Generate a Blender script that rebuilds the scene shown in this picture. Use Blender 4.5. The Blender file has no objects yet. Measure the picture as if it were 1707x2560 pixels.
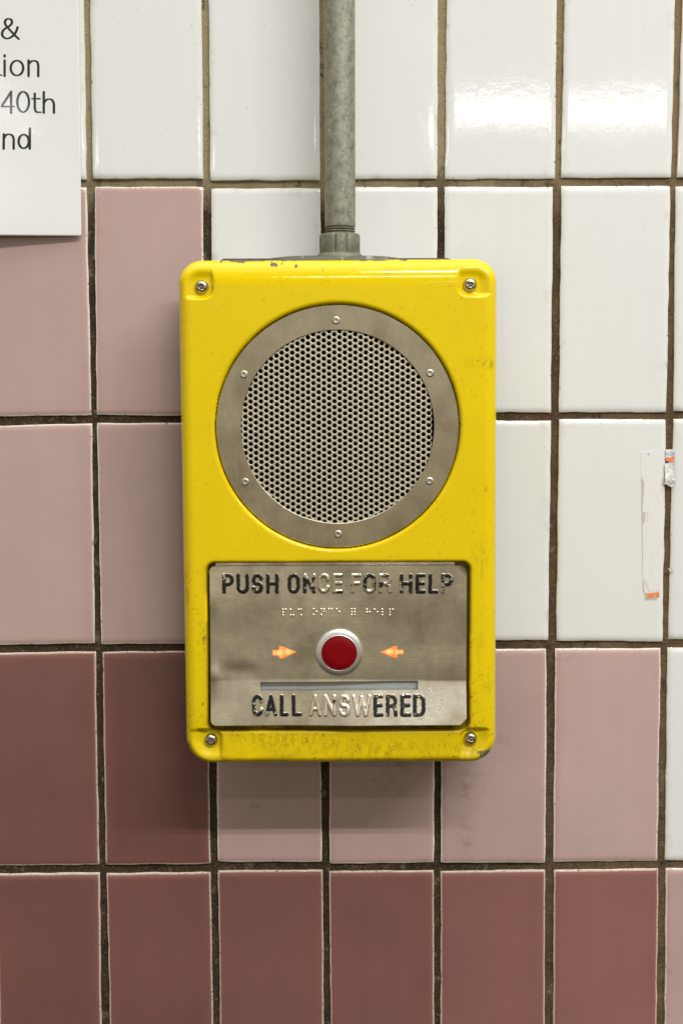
import bpy, math, random
import numpy as np
from mathutils import Matrix, Vector

# ------------------------------------------------------------------ camera, world, lamps, exposure
scene = bpy.context.scene
col = scene.collection
IW, IH = 1707.0, 2560.0
LENS = 50.0
FPX = IH * LENS / 36.0
CAM = np.array([-0.0507, -1.3372, 0.1424])
PITCH, YAW, ROLL = -0.0915, -0.0091, 0.0030


def cam_rot(p, y, r):
    cx, sx = math.cos(p), math.sin(p)
    cy, sy = math.cos(y), math.sin(y)
    cz, sz = math.cos(r), math.sin(r)
    Rz = np.array([[cy, -sy, 0], [sy, cy, 0], [0, 0, 1]])
    Rx = np.array([[1, 0, 0], [0, cx, -sx], [0, sx, cx]])
    Ry = np.array([[cz, 0, sz], [0, 1, 0], [-sz, 0, cz]])
    return Rz @ Rx @ Ry


RC = cam_rot(PITCH, YAW, ROLL)


def P(px, py, d=0.0):
    """photo pixel -> (x, z) on the plane a distance d in front of the tile faces (y = -d)"""
    v = np.array([(px - IW / 2) / FPX, 1.0, -(py - IH / 2) / FPX])
    w = RC @ v
    t = (-d - CAM[1]) / w[1]
    q = CAM + w * t
    return float(q[0]), float(q[2])


S0 = 1.3372 / FPX                      # metres per photo pixel on the tile faces

cd = bpy.data.cameras.new('camera')
cam = bpy.data.objects.new('camera', cd)
col.objects.link(cam)
cd.sensor_fit = 'VERTICAL'
cd.sensor_height = 36.0
cd.sensor_width = 24.0
cd.lens = LENS
cd.clip_start = 0.01
cd.clip_end = 100.0
M = Matrix.Identity(4)
for i in range(3):
    M[i][0] = RC[i, 0]
    M[i][1] = RC[i, 2]
    M[i][2] = -RC[i, 1]
    M[i][3] = CAM[i]
cam.matrix_world = M
scene.camera = cam

scene.view_settings.view_transform = 'Standard'
scene.view_settings.look = 'None'
scene.view_settings.exposure = 0.0
scene.view_settings.gamma = 1.0
scene.view_settings.use_curve_mapping = False
scene.render.engine = 'CYCLES'
scene.cycles.max_bounces = 8
scene.cycles.use_denoising = True

world = bpy.data.worlds.new('World')
scene.world = world
world.use_nodes = True
wn, wl = world.node_tree.nodes, world.node_tree.links
wn.clear()
wo = wn.new('ShaderNodeOutputWorld')
wb = wn.new('ShaderNodeBackground')
wt = wn.new('ShaderNodeTexCoord')
ws = wn.new('ShaderNodeSeparateXYZ')
wm = wn.new('ShaderNodeMapRange')
wm.inputs['From Min'].default_value = -1
wm.inputs['From Max'].default_value = 1
wr = wn.new('ShaderNodeValToRGB')
wl.new(wt.outputs['Generated'], ws.inputs[0])
wl.new(ws.outputs['Z'], wm.inputs['Value'])
wl.new(wm.outputs[0], wr.inputs[0])
wl.new(wr.outputs[0], wb.inputs[0])
wl.new(wb.outputs[0], wo.inputs[0])
cr = wr.color_ramp
# dim platform opposite: dark floor, mid-bright far wall, paler ceiling
stops = [(0.0, (.035, .03, .024)), (.34, (.07, .06, .045)), (.42, (.46, .39, .265)), (.50, (.52, .455, .325)),
         (.535, (.74, .67, .53)), (.575, (.50, .46, .37)), (.62, (.20, .19, .155)), (.68, (.16, .155, .135)), (.82, (.26, .255, .235)), (.90, (2.0, 1.98, 1.88)), (1.0, (3.6, 3.56, 3.4))]
while len(cr.elements) < len(stops):
    cr.elements.new(0.5)
for e, (p_, c_) in zip(cr.elements, stops):
    e.position = p_
    e.color = (*c_, 1)
wb.inputs[1].default_value = 0.85


def tube(name, center, length, width, target, watts, color=(1, .99, .955)):
    ld = bpy.data.lights.new(name, 'AREA')
    ld.shape = 'RECTANGLE'
    ld.size = length
    ld.size_y = width
    ld.energy = watts
    ld.color = color
    o = bpy.data.objects.new(name, ld)
    col.objects.link(o)
    o.location = center
    d = Vector(target) - Vector(center)
    # local X stays along the platform (world X), -Z towards the target in the YZ plane
    ang = math.atan2(d.y, -d.z)
    o.rotation_euler = (ang, 0, 0)
    return o


def refl(px, py, L):
    """where a lamp L metres out from the wall must hang to be mirrored by the tiles at that pixel"""
    x, z = P(px, py)
    k = (-CAM[1] + L) / -CAM[1]
    return CAM[0] + (x - CAM[0]) * k, -L, CAM[2] + (z - CAM[2]) * k


BOXB = P(850, 1902, .07)[1]
# tube row above the platform edge near the wall (main light)
tube('fluorescent_or_fill_tube', (2.3, -3.06, BOXB + 3.40), 4.3, .05, (2.3, 0, BOXB), 98)
tube('fluorescent_or_fill_tube', (2.3, -3.02, BOXB + 3.17), 4.3, .05, (2.3, 0, BOXB), 98)
# a single tube close above the wall
tube('fluorescent_or_fill_tube', (1.2, -.62, BOXB + 2.0), 1.6, .03, (1.2, -.1, BOXB), 3)
# added fill lamp that brightens the plate's lower strip, too high to be mirrored by the flat tiles in view
tube('fluorescent_or_fill_tube', (.33, -2.5, CAM[2] + math.tan(math.radians(20)) * (2.5 + 1.337)), .95, .06, (.33, 0, .1), 6.0)
# tube fixtures farther out over the platform, mirrored in the upper tiles
ax0, ay, az = refl(1118, 272, 3.9)
ax1 = refl(1900, 272, 3.9)[0]
tube('fluorescent_or_fill_tube', ((ax0 + ax1) / 2, ay, az), ax1 - ax0, .06, ((ax0 + ax1) / 2, 0, 0), 4.0, (.98, .975, 1))
bx1, by, bz = refl(78, 306, 3.9)
tube('fluorescent_or_fill_tube', (bx1 - 1.0, by, bz), 2.0, .06, (bx1 - 1.0, 0, 0), 5.0, (.98, .975, 1))

# ------------------------------------------------------------------ helpers
rng = np.random.default_rng(7)
random.seed(7)


def hash2(ix, iz, seed):
    h = (ix.astype(np.int64) * 374761393 + iz.astype(np.int64) * 668265263 + seed * 974634777) & 0xffffffff
    h = ((h ^ (h >> 13)) * 1274126177) & 0xffffffff
    h = (h ^ (h >> 16)) & 0xffffffff
    return h / 4294967295.0


def vnoise(x, z, seed=0):
    x = np.asarray(x, float)
    z = np.asarray(z, float)
    ix, iz = np.floor(x), np.floor(z)
    fx, fz = x - ix, z - iz
    fx = fx * fx * (3 - 2 * fx)
    fz = fz * fz * (3 - 2 * fz)
    ix = ix.astype(np.int64)
    iz = iz.astype(np.int64)
    a = hash2(ix, iz, seed)
    b = hash2(ix + 1, iz, seed)
    c = hash2(ix, iz + 1, seed)
    d = hash2(ix + 1, iz + 1, seed)
    return (a + (b - a) * fx) * (1 - fz) + (c + (d - c) * fx) * fz


def fbm(x, z, scale, seed=0, octv=4):
    """noise 0..1, scale in metres for the largest feature"""
    r, a, t, f = 0, 1.0, 0, 1.0 / scale
    for o in range(octv):
        r = r + a * vnoise(np.asarray(x) * f + 31.7 * o, np.asarray(z) * f + 17.3 * o, seed + o)
        t += a
        a *= .55
        f *= 2.03
    return r / t


def sstep(a, b, x):
    t = np.clip((np.asarray(x, float) - a) / (b - a), 0, 1)
    return t * t * (3 - 2 * t)


def empty(name, loc, label, cat, group=None, kind=None):
    o = bpy.data.objects.new(name, None)
    col.objects.link(o)
    o.location = loc
    o.empty_display_size = .02
    o['label'] = label
    o['category'] = cat
    if group:
        o['group'] = group
    if kind:
        o['kind'] = kind
    return o


def wloc(o):
    p = Vector((0, 0, 0))
    while o:
        p += o.location
        o = o.parent
    return p


def mesh_obj(name, verts, faces, mat, parent=None, smooth=True, attrs=None, label=None, origin=None):
    """one mesh object from world-space verts; parented without moving"""
    V = np.asarray(verts, float).reshape(-1, 3)
    base = wloc(parent) if parent else Vector((0, 0, 0))
    org = Vector(origin) if origin is not None else base
    V = V - np.array(org)
    me = bpy.data.meshes.new(name)
    me.from_pydata(V.tolist(), [], [list(map(int, f)) for f in faces])
    me.update()
    if smooth:
        me.polygons.foreach_set('use_smooth', [True] * len(me.polygons))
    if attrs:
        for k, a in attrs.items():
            at = me.attributes.new(k, 'FLOAT', 'POINT')
            at.data.foreach_set('value', np.asarray(a, np.float32))
    me.materials.append(mat)
    o = bpy.data.objects.new(name, me)
    col.objects.link(o)
    if parent:
        o.parent = parent
    o.location = org - base
    if label:
        o['label'] = label
    return o


def field_mesh(xs, zs, sdf, depth, skirt=None, share=False):
    """height field over the region sdf > 0 with exactly clipped borders. depth(x, z) = distance in front of the wall.
    skirt: depth the side walls run back to."""
    xs = np.asarray(xs, float)
    zs = np.asarray(zs, float)
    X, Z = np.meshgrid(xs, zs, indexing='ij')
    F = sdf(X, Z)
    nx, nz = len(xs), len(zs)
    ins = F > 0
    c = ins[:-1, :-1].astype(int) + ins[1:, :-1] + ins[1:, 1:] + ins[:-1, 1:]
    ids = -np.ones((nx, nz), int)
    vx, vz = [], []
    need = np.zeros((nx, nz), bool)
    anyc = c > 0
    need[:-1, :-1] |= anyc
    need[1:, :-1] |= anyc
    need[1:, 1:] |= anyc
    need[:-1, 1:] |= anyc
    need &= ins
    w = np.argwhere(need)
    ids[need] = np.arange(len(w))
    vx = list(X[need])
    vz = list(Z[need])
    faces = []
    I, J = np.nonzero(c == 4)
    faces += np.stack([ids[I, J], ids[I + 1, J], ids[I + 1, J + 1], ids[I, J + 1]], 1).tolist()
    cache = {}
    segs = []
    for i, j in np.argwhere((c > 0) & (c < 4)):
        cor = [(i, j), (i + 1, j), (i + 1, j + 1), (i, j + 1)]
        poly, cut = [], []
        for k in range(4):
            a, b = cor[k], cor[(k + 1) % 4]
            fa, fb = F[a], F[b]
            if fa > 0:
                poly.append(ids[a])
            if (fa > 0) != (fb > 0):
                key = (a, b) if a < b else (b, a)
                if key not in cache:
                    t = fa / (fa - fb)
                    t = min(max(t, .02), .98)
                    cache[key] = len(vx)
                    vx.append(X[a] + (X[b] - X[a]) * t)
                    vz.append(Z[a] + (Z[b] - Z[a]) * t)
                poly.append(cache[key])
                cut.append((cache[key], fa > 0))
        if len(poly) >= 3:
            faces.append(poly)
        if len(cut) == 2:
            segs.append((cut[0][0], cut[1][0]) if cut[0][1] else (cut[1][0], cut[0][0]))
    vx = np.array(vx)
    vz = np.array(vz)
    V = np.stack([vx, -depth(vx, vz), vz], 1)
    if skirt is not None:
        b = sorted({k for s in segs for k in s})
        n0 = len(V)
        top = {}
        extra = []
        bot = {}
        for k in b:
            if share:
                top[k] = k
            else:
                top[k] = n0 + len(extra)
                extra.append(V[k].copy())
            q = V[k].copy()
            q[1] = -skirt
            bot[k] = n0 + len(extra)
            extra.append(q)
        V = np.vstack([V, np.array(extra)])
        for a, b_ in segs:
            faces.append([top[b_], top[a], bot[a], bot[b_]])
    return V, faces


def seg_dist(X, Z, a, b):
    ax, az = a
    dx, dz = b[0] - ax, b[1] - az
    L = dx * dx + dz * dz
    t = np.clip(((X - ax) * dx + (Z - az) * dz) / max(L, 1e-12), 0, 1)
    return np.hypot(X - ax - t * dx, Z - az - t * dz)


def rrect(X, Z, x0, x1, z0, z1, r):
    """positive inside a rounded rectangle"""
    cx, cz = (x0 + x1) / 2, (z0 + z1) / 2
    qx = np.abs(X - cx) - ((x1 - x0) / 2 - r)
    qz = np.abs(Z - cz) - ((z1 - z0) / 2 - r)
    return r - np.hypot(np.maximum(qx, 0), np.maximum(qz, 0)) - np.minimum(np.maximum(qx, qz), 0)


def lathe(profile, cx, cz, n=48, d0=0.0, tilt=(0, 0)):
    """profile: list of (radius, depth) from the rim to the middle; axis along -y through (cx, cz)"""
    V, Fc = [], []
    for r, d in profile:
        for k in range(n):
            a = 2 * math.pi * k / n
            x, z = r * math.cos(a), r * math.sin(a)
            V.append((cx + x, -(d0 + d + tilt[0] * x + tilt[1] * z), cz + z))
    for i in range(len(profile) - 1):
        for k in range(n):
            k2 = (k + 1) % n
            Fc.append((i * n + k, i * n + k2, (i + 1) * n + k2, (i + 1) * n + k))
    if profile[-1][0] > 1e-9:
        Fc.append([(len(profile) - 1) * n + k for k in range(n)])
    return V, Fc


def vlathe(profile, cx, cy, n=48, ang=0.0):
    """profile: list of (radius, z); vertical axis"""
    V, Fc = [], []
    for r, z in profile:
        for k in range(n):
            a = 2 * math.pi * k / n + ang
            V.append((cx + r * math.cos(a), cy + r * math.sin(a), z))
    for i in range(len(profile) - 1):
        for k in range(n):
            k2 = (k + 1) % n
            Fc.append((i * n + k2, i * n + k, (i + 1) * n + k, (i + 1) * n + k2))
    return V, Fc


class Mat:
    def __init__(self, name, **kw):
        self.m = bpy.data.materials.new(name)
        self.m.use_nodes = True
        self.n = self.m.node_tree.nodes
        self.l = self.m.node_tree.links
        self.b = self.n['Principled BSDF']
        self.tc = None
        for k, v in kw.items():
            self.set(k, v)

    def set(self, k, v):
        k = k.replace('_', ' ')
        s = self.b.inputs[k]
        if isinstance(v, bpy.types.NodeSocket):
            self.l.new(v, s)
        elif hasattr(v, '__len__') and len(v) == 3 and s.type == 'RGBA':
            s.default_value = (*v, 1)
        else:
            s.default_value = v

    def coord(self, scale=(1, 1, 1)):
        tc = self.n.new('ShaderNodeNewGeometry')
        mp = self.n.new('ShaderNodeMapping')
        mp.inputs['Scale'].default_value = scale
        self.l.new(tc.outputs['Position'], mp.inputs[0])
        return mp.outputs[0]

    def noise(self, scale, detail=4, rough=.55, stretch=(1, 1, 1)):
        t = self.n.new('ShaderNodeTexNoise')
        t.inputs['Scale'].default_value = scale
        t.inputs['Detail'].default_value = detail
        t.inputs['Roughness'].default_value = rough
        self.l.new(self.coord(stretch), t.inputs['Vector'])
        return t.outputs['Fac']

    def rng(self, v, a, b, c=0.0, d=1.0):
        t = self.n.new('ShaderNodeMapRange')
        for k, q in zip(('From Min', 'From Max', 'To Min', 'To Max'), (a, b, c, d)):
            t.inputs[k].default_value = q
        self.l.new(v, t.inputs['Value'])
        return t.outputs[0]

    def math(self, op, a, b):
        t = self.n.new('ShaderNodeMath')
        t.operation = op
        for k, q in enumerate((a, b)):
            if isinstance(q, bpy.types.NodeSocket):
                self.l.new(q, t.inputs[k])
            else:
                t.inputs[k].default_value = q
        return t.outputs[0]

    def mix(self, f, a, b):
        t = self.n.new('ShaderNodeMix')
        t.data_type = 'RGBA'
        for k, q in ((0, f), (6, a), (7, b)):
            if isinstance(q, bpy.types.NodeSocket):
                self.l.new(q, t.inputs[k])
            elif k == 0:
                t.inputs[0].default_value = q
            else:
                t.inputs[k].default_value = (*q, 1)
        return t.outputs[2]

    def attr(self, name):
        t = self.n.new('ShaderNodeAttribute')
        t.attribute_name = name
        return t.outputs['Fac']

    def bump(self, h, strength, dist):
        t = self.n.new('ShaderNodeBump')
        t.inputs['Strength'].default_value = strength
        t.inputs['Distance'].default_value = dist
        self.l.new(h, t.inputs['Height'])
        self.l.new(t.outputs[0], self.b.inputs['Normal'])

    def sep(self):
        g = self.n.new('ShaderNodeNewGeometry')
        s = self.n.new('ShaderNodeSeparateXYZ')
        self.l.new(g.outputs['Position'], s.inputs[0])
        return s.outputs


# ------------------------------------------------------------------ materials
STRK = {'white_glaze': (.988, 1.008), 'pink_glaze': (.985, 1.012), 'plum_glaze': (.975, 1.02)}


def tile_mat(name, base, base2, edge, edge_amt):
    m = Mat(name)
    tone = m.rng(m.noise(11, 3, .5), .22, .78)
    c = m.mix(tone, base, base2)
    # per-tile tone
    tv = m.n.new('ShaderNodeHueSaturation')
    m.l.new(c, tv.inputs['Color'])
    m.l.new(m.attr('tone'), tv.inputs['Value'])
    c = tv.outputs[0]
    rim = m.math('MULTIPLY', m.attr('rim'), .42)
    c = m.mix(rim, c, tuple(np.clip(np.array(base) * np.array((1.08, .88, .80)), 0, 1)) if edge_amt > .5 else base)
    e = m.math('MULTIPLY', m.attr('edge'), m.rng(m.noise(420, 3), .25, .45))
    c = m.mix(m.math('MULTIPLY', e, edge_amt), c, edge)
    stk_ = m.rng(m.noise(70, 4, .6, (1, 1, .06)), .35, .7, STRK[name][0], STRK[name][1])
    hs = m.n.new('ShaderNodeHueSaturation')
    m.l.new(c, hs.inputs['Color'])
    m.l.new(stk_, hs.inputs['Value'])
    c = hs.outputs[0]
    # grime creeping in from the joints and chipped glaze
    gr_ = m.math('MULTIPLY', m.attr('rim'), m.rng(m.noise(55, 5, .65), .56, .70))
    c = m.mix(m.math('MULTIPLY', gr_, .28), c, (.22, .15, .08))
    chp = m.math('MULTIPLY', m.attr('edge'), m.rng(m.noise(160, 4, .6), .64, .67))
    c = m.mix(m.math('MULTIPLY', chp, .8), c, (.10, .065, .04))
    # tiny dirt specks, sparse
    sp = m.rng(m.noise(480, 2, .5), .71, .75)
    sp = m.math('MULTIPLY', sp, m.rng(m.noise(22, 2), .46, .62))
    c = m.mix(m.math('MULTIPLY', sp, .7), c, (.09, .06, .045))
    sc = m.math('MULTIPLY', m.attr('scuff'), m.rng(m.noise(120, 6, .68, (.7, 1, 1.2)), .44, .72))
    c = m.mix(m.math('MULTIPLY', sc, .62), c, (.12, .068, .05))
    m.set('Base Color', c)
    m.set('Roughness', m.rng(m.noise(60, 3), .3, .7, .035, .065))
    m.set('Specular IOR Level', .5)
    h = m.math('ADD', m.math('MULTIPLY', m.noise(900, 2), .35), m.math('MULTIPLY', m.noise(130, 2), 1.0))
    m.bump(h, .13, .00030)
    return m.m


M_WHITE = tile_mat('white_glaze', (.785, .79, .777), (.77, .776, .768), (.74, .68, .52), .5)
M_PINK = tile_mat('pink_glaze', (.52, .37, .352), (.46, .33, .312), (.82, .79, .72), 1.0)
M_PLUM = tile_mat('plum_glaze', (.275, .121, .105), (.218, .104, .094), (.74, .64, .54), .9)

g = Mat('grout')
xyz = g.sep()
nz = g.noise(14, 4)
zt = P(850, 470)[1]
hgt = g.math('ADD', xyz[2], g.rng(nz, .2, .8, -.035, .035))
light = g.rng(hgt, zt - .03, zt + .012)
xx = g.rng(g.math('ADD', xyz[0], g.rng(g.noise(9, 2), .2, .8, -.06, .06)), .08, .22)
gc = g.mix(xx, (.40, .325, .19), (.29, .20, .11))
gd = g.mix(g.rng(g.noise(26, 4), .35, .65), (.036, .021, .011), (.075, .044, .024))
gd = g.mix(g.rng(g.math('ADD', xyz[0], g.rng(g.noise(7, 2), .2, .8, -.05, .05)), .05, .25), gd,
           g.mix(g.rng(g.noise(40, 4), .35, .65), (.12, .075, .04), (.2, .125, .07)))
c = g.mix(light, gd, gc)
blk = g.math('MULTIPLY', g.rng(g.noise(160, 4, .6), .56, .66), g.rng(g.noise(17, 2), .5, .62))
c = g.mix(g.math('MULTIPLY', blk, .8), c, (.02, .014, .01))
c = g.mix(g.rng(g.noise(1100, 2), .3, .7, 0, .35), c, (.03, .02, .012))
pale = g.math('MULTIPLY', g.rng(g.noise(300, 3), .66, .7), g.rng(g.noise(11, 1), .55, .65))
c = g.mix(g.math('MULTIPLY', pale, .6), c, (.5, .45, .36))
c = g.mix(g.math('MULTIPLY', g.rng(g.noise(520, 4, .65), .54, .70), .4), c, (.33, .27, .17))
c = g.mix(g.math('MULTIPLY', g.rng(g.noise(75, 4, .6), .60, .70), .45), c, (.30, .27, .20))
c = g.mix(g.math('MULTIPLY', g.rng(g.noise(75, 4, .6, (1.3, 1, .7)), .58, .68), .55), c, (.03, .02, .012))
g.set('Base Color', c)
g.set('Roughness', .9)
g.set('Specular IOR Level', .25)
g.bump(g.math('ADD', g.noise(900, 4, .6), g.noise(120, 3)), .8, .002)
M_GROUT = g.m

y_ = Mat('yellow_enamel')
yc = y_.mix(y_.rng(y_.noise(11, 3), .3, .7), (.83, .605, .001), (.79, .575, .001))
fine = y_.noise(1500, 2)
d_ = y_.attr('dirt')
yc = y_.mix(y_.math('MULTIPLY', d_, y_.rng(fine, .25, .6, .55, 1)), yc, (.12, .062, .006))
yc = y_.mix(y_.attr('chip'), yc, (.125, .105, .055))
y_.set('Base Color', yc)
rg = y_.math('ADD', y_.rng(y_.noise(35, 4), .3, .7, .05, .09), y_.math('MULTIPLY', y_.attr('grime'), .24))
rg = y_.math('ADD', rg, y_.math('MULTIPLY', y_.attr('chip'), .4))
y_.set('Roughness', rg)
y_.set('Specular IOR Level', .42)
y_.bump(y_.math('ADD', y_.noise(320, 2), y_.noise(40, 2)), .10, .0006)
M_YELLOW = y_.m


def steel(name, ca, cb, r0, r1, stretch=(.04, 1, 1), stain=.5, streak=(1, 1, .12)):
    m = Mat(name, Metallic=1.0)
    n1 = m.rng(m.noise(24, 6, .62), .40, .62)
    n2 = m.rng(m.noise(60, 4, .6, streak), .35, .7)
    c = m.mix(m.math('MULTIPLY', n1, stain), ca, cb)
    c = m.mix(m.math('MULTIPLY', n2, stain * .4), c, tuple(np.array(ca) * 1.12))
    br = m.noise(1500, 2, .5, stretch)
    c = m.mix(m.rng(br, .3, .7, 0, .22), c, (.16, .13, .09))
    sp = m.math('MULTIPLY', m.rng(m.noise(700, 3, .6), .70, .745), m.rng(m.noise(70, 2), .48, .6))
    c = m.mix(m.math('MULTIPLY', sp, .8), c, (.06, .045, .03))
    scr = m.rng(m.noise(190, 3, .5, (1.0, 1, .35)), .665, .69)
    scr = m.math('MULTIPLY', scr, m.rng(m.noise(30, 2), .45, .6))
    c = m.mix(m.math('MULTIPLY', scr, .12), c, (.85, .8, .7))
    m.set('Base Color', c)
    m.set('Roughness', m.math('ADD', m.rng(n1, 0, 1, r0, r1), m.rng(br, .3, .7, -.03, .05)))
    m.bump(m.math('ADD', br, m.math('MULTIPLY', m.noise(45, 2), 6.0)), .09, .0004)
    return m.m


M_PLATE = steel('worn_brushed_steel', (.95, .90, .75), (.36, .285, .18), .26, .40, stain=.8)
M_RING = steel('brushed_ring_steel', (.66, .60, .46), (.40, .34, .23), .26, .36, (.5, 1, .05), .95)
M_GRILLE = steel('perforated_steel', (.68, .62, .48), (.50, .43, .30), .34, .46, (.3, 1, .3), .4)
M_SCREW = steel('screw_steel', (.60, .56, .46), (.33, .28, .21), .18, .30, (1, 1, 1), .6)
M_BEZEL = steel('bezel_aluminium', (.95, .93, .90), (.86, .83, .78), .36, .46, (1, 1, 1), .35)
M_GRILLE.node_tree.nodes['Principled BSDF'].inputs['Metallic'].default_value = .55
M_RIVET = steel('rivet_steel', (.58, .55, .45), (.46, .42, .33), .42, .52, (1, 1, 1), .4)

lt = Mat('letter_steel_black_paint')
pa = lt.attr('paint')
lc = lt.mix(lt.rng(lt.noise(160, 4), .35, .7), (.90, .84, .70), (.70, .62, .46))
lc = lt.mix(lt.attr('foot'), lc, (.30, .235, .13))
lt.set('Base Color', lt.mix(pa, lc, (.012, .012, .012)))
lt.set('Metallic', lt.math('SUBTRACT', 1.0, pa))
lt.set('Roughness', lt.math('ADD', lt.rng(lt.noise(300, 2), .3, .7, .26, .38), lt.math('MULTIPLY', pa, .12)))
lt.set('Specular IOR Level', .3)
M_LETTER = lt.m

gv = Mat('galvanised_steel')
n1 = gv.rng(gv.noise(120, 6, .75), .38, .62)
n2 = gv.rng(gv.noise(210, 4, .6, (1, 1, .45)), .35, .7)
gc = gv.mix(n1, (.165, .17, .12), (.36, .35, .275))
gc = gv.mix(gv.math('MULTIPLY', n2, .6), gc, (.40, .39, .31))
gc = gv.mix(gv.math('MULTIPLY', gv.rng(gv.noise(520, 4, .6), .58, .66), .75), gc, (.12, .12, .085))
gc = gv.mix(gv.math('MULTIPLY', gv.rng(gv.noise(240, 2, .5, (1, 1, .5)), .7, .73), .7), gc, (.62, .60, .52))
gc = gv.mix(gv.math('MULTIPLY', gv.rng(gv.noise(33, 3), .66, .74), .5), gc, (.15, .14, .10))
gv.set('Base Color', gc)
gv.set('Metallic', .35)
gv.set('Roughness', gv.rng(n1, 0, 1, .48, .62))
gv.bump(gv.noise(260, 4, .6), .2, .0004)
M_GALV = gv.m

hb = Mat('cast_hub_zinc')
hc = hb.mix(hb.rng(hb.noise(120, 5, .6), .3, .7), (.105, .11, .072), (.23, .225, .16))
hc = hb.mix(hb.math('MULTIPLY', hb.rng(hb.noise(420, 3), .64, .7), .6), hc, (.45, .42, .33))
hb.set('Base Color', hc)
hb.set('Metallic', .3)
hb.set('Roughness', .6)
hb.bump(hb.noise(500, 3), .25, .0004)
M_HUB = hb.m
fl = Mat('flange_chipped_paint')
fc = fl.mix(fl.rng(fl.noise(85, 5, .6),   .56, .62), (.10, .10, .065), (.30, .30, .25))
fl.set('Base Color', fc)
fl.set('Roughness', .6)
M_FLANGE = fl.m
bb = Mat('dark_olive_paint')
bb.set('Base Color', bb.mix(bb.rng(bb.noise(120, 4), .35, .65), (.075, .07, .042), (.14, .125, .08)))
bb.set('Roughness', .6)
M_BACK = bb.m

bk = Mat('black_cone_cloth', Base_Color=(.008, .007, .006), Roughness=.9, Specular_IOR_Level=.1)
M_BLACK = bk.m
rc = Mat('red_button_plastic')
rc.set('Base Color', rc.mix(rc.noise(700, 2, .5, (.05, 1, 1)), (.195, .0009, .004), (.225, .001, .0045)))
rc.set('Roughness', .48)
rc.set('Specular IOR Level', .12)
M_RED = rc.m
ds = Mat('display_window_grey')
dc = ds.mix(ds.rng(ds.noise(18, 3), .3, .7), (.36, .40, .40), (.30, .30, .30))
dc = ds.mix(ds.math('MULTIPLY', ds.rng(ds.noise(330, 3), .66, .72), .6), dc, (.06, .055, .05))
ds.set('Base Color', dc)
ds.set('Roughness', .25)
M_DISPLAY = ds.m

ar = Mat('lit_amber_lens')
xyz = ar.sep()
core = ar.attr('core')
ec = ar.mix(core, (1.0, .19, .018), (1.0, .60, .20))
ar.set('Base Color', (.4, .1, .02))
ar.set('Emission Color', ec)
ar.set('Emission Strength', ar.rng(core, 0, 1, .95, 1.25))
ar.set('Roughness', .4)
M_AMBER = ar.m

pp = Mat('laminated_paper')
pp.set('Base Color', pp.mix(pp.noise(8, 2), (.83, .83, .835), (.81, .81, .805)))
pp.set('Roughness', .09)
pp.bump(pp.math('ADD', pp.noise(260, 3, .6), pp.noise(60, 2)), .14, .0006)
M_PAPER = pp.m
M_INK = Mat('black_print', Base_Color=(.030, .034, .029), Roughness=.10, Specular_IOR_Level=.55).m

st = Mat('sticker_paper')
st.set('Base Color', st.mix(st.rng(st.noise(190, 4, .6, (1, 1, .5)), .4, .68), (.80, .795, .775), (.765, .755, .725)))
st.set('Roughness', .55)
st.set('Specular IOR Level', .3)
M_STICK = st.m
sg = Mat('torn_paper_grey')
sg.set('Base Color', sg.mix(sg.rng(sg.noise(260, 4), .4, .62), (.74, .73, .70), (.52, .50, .46)))
sg.set('Roughness', .8)
sg.bump(sg.noise(400, 4), .5, .001)
M_TORN = sg.m
M_TAN = Mat('adhesive_residue', Base_Color=(.57, .52, .43), Roughness=.5).m
og = Mat('orange_print')
og.set('Base Color', og.mix(og.rng(og.noise(400, 3), .5, .62), (.86, .23, .085), (.85, .45, .30)))
og.set('Roughness', .5)
M_ORANGE = og.m
bl = Mat('blue_print', Base_Color=(.34, .52, .64), Roughness=.5)
M_BLUE = bl.m

# ------------------------------------------------------------------ the tiled wall
wall = empty('tiled_wall', (0, 0, -.5), 'wall of glossy white, dusty pink and plum tiles behind the yellow call box', 'wall')

# tile corners in photo pixels: (left-top, right-top, right-bottom, left-bottom)
T = {}


def t4(c_, r_, kind, lt_, rt_, rb_, lb_):
    T[(c_, r_)] = (kind, lt_, rt_, rb_, lb_)


t4(0, 0, 'w', (-80, -112), (206.5, -114), (217, 449), (-62, 450))
t4(1, 0, 'w', (223, -115), (503, -117), (507.9, 446.4), (232.9, 446.4))
t4(2, 0, 'w', (520, -117), (798, -118), (799.5, 449.7), (526, 450.7))
t4(3, 0, 'w', (815, -118), (1095, -119), (1092, 446.4), (817, 448))
t4(4, 0, 'w', (1117.5, -119), (1391.5, -120), (1387, 446), (1112.4, 447.9))
t4(5, 0, 'w', (1413.5, -120), (1689, -121), (1676.8, 442.5), (1402, 444))
t4(6, 0, 'w', (1710, -121), (1985, -122), (1967, 442), (1692.3, 443))
t4(0, 1, 'p', (-60, 469), (216, 468), (228.6, 1037.5), (-42, 1042))
t4(1, 1, 'p', (236.8, 467), (507, 467), (511, 1039), (242, 1037.5))
t4(2, 1, 'w', (528, 471), (801, 470), (802, 1036), (531, 1038))
t4(3, 1, 'w', (819, 468), (1093.6, 467.8), (1089, 1033), (821, 1035))
t4(4, 1, 'w', (1110.8, 467), (1381.8, 467), (1377, 1031), (1109.5, 1032))
t4(5, 1, 'w', (1403, 464.5), (1674.9, 465.7), (1665.6, 1030), (1396.8, 1031))
t4(6, 1, 'w', (1689, 466), (1962, 464), (1948, 1028), (1683, 1029))
t4(0, 2, 'p', (-41, 1064.5), (229.6, 1059), (237.5, 1609), (-27, 1612.5))
t4(1, 2, 'p', (242.9, 1058), (512, 1057), (519, 1609.5), (253.6, 1610.7))
t4(4, 2, 'w', (1109, 1052), (1376.5, 1051.6), (1370, 1601), (1105, 1602))
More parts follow.
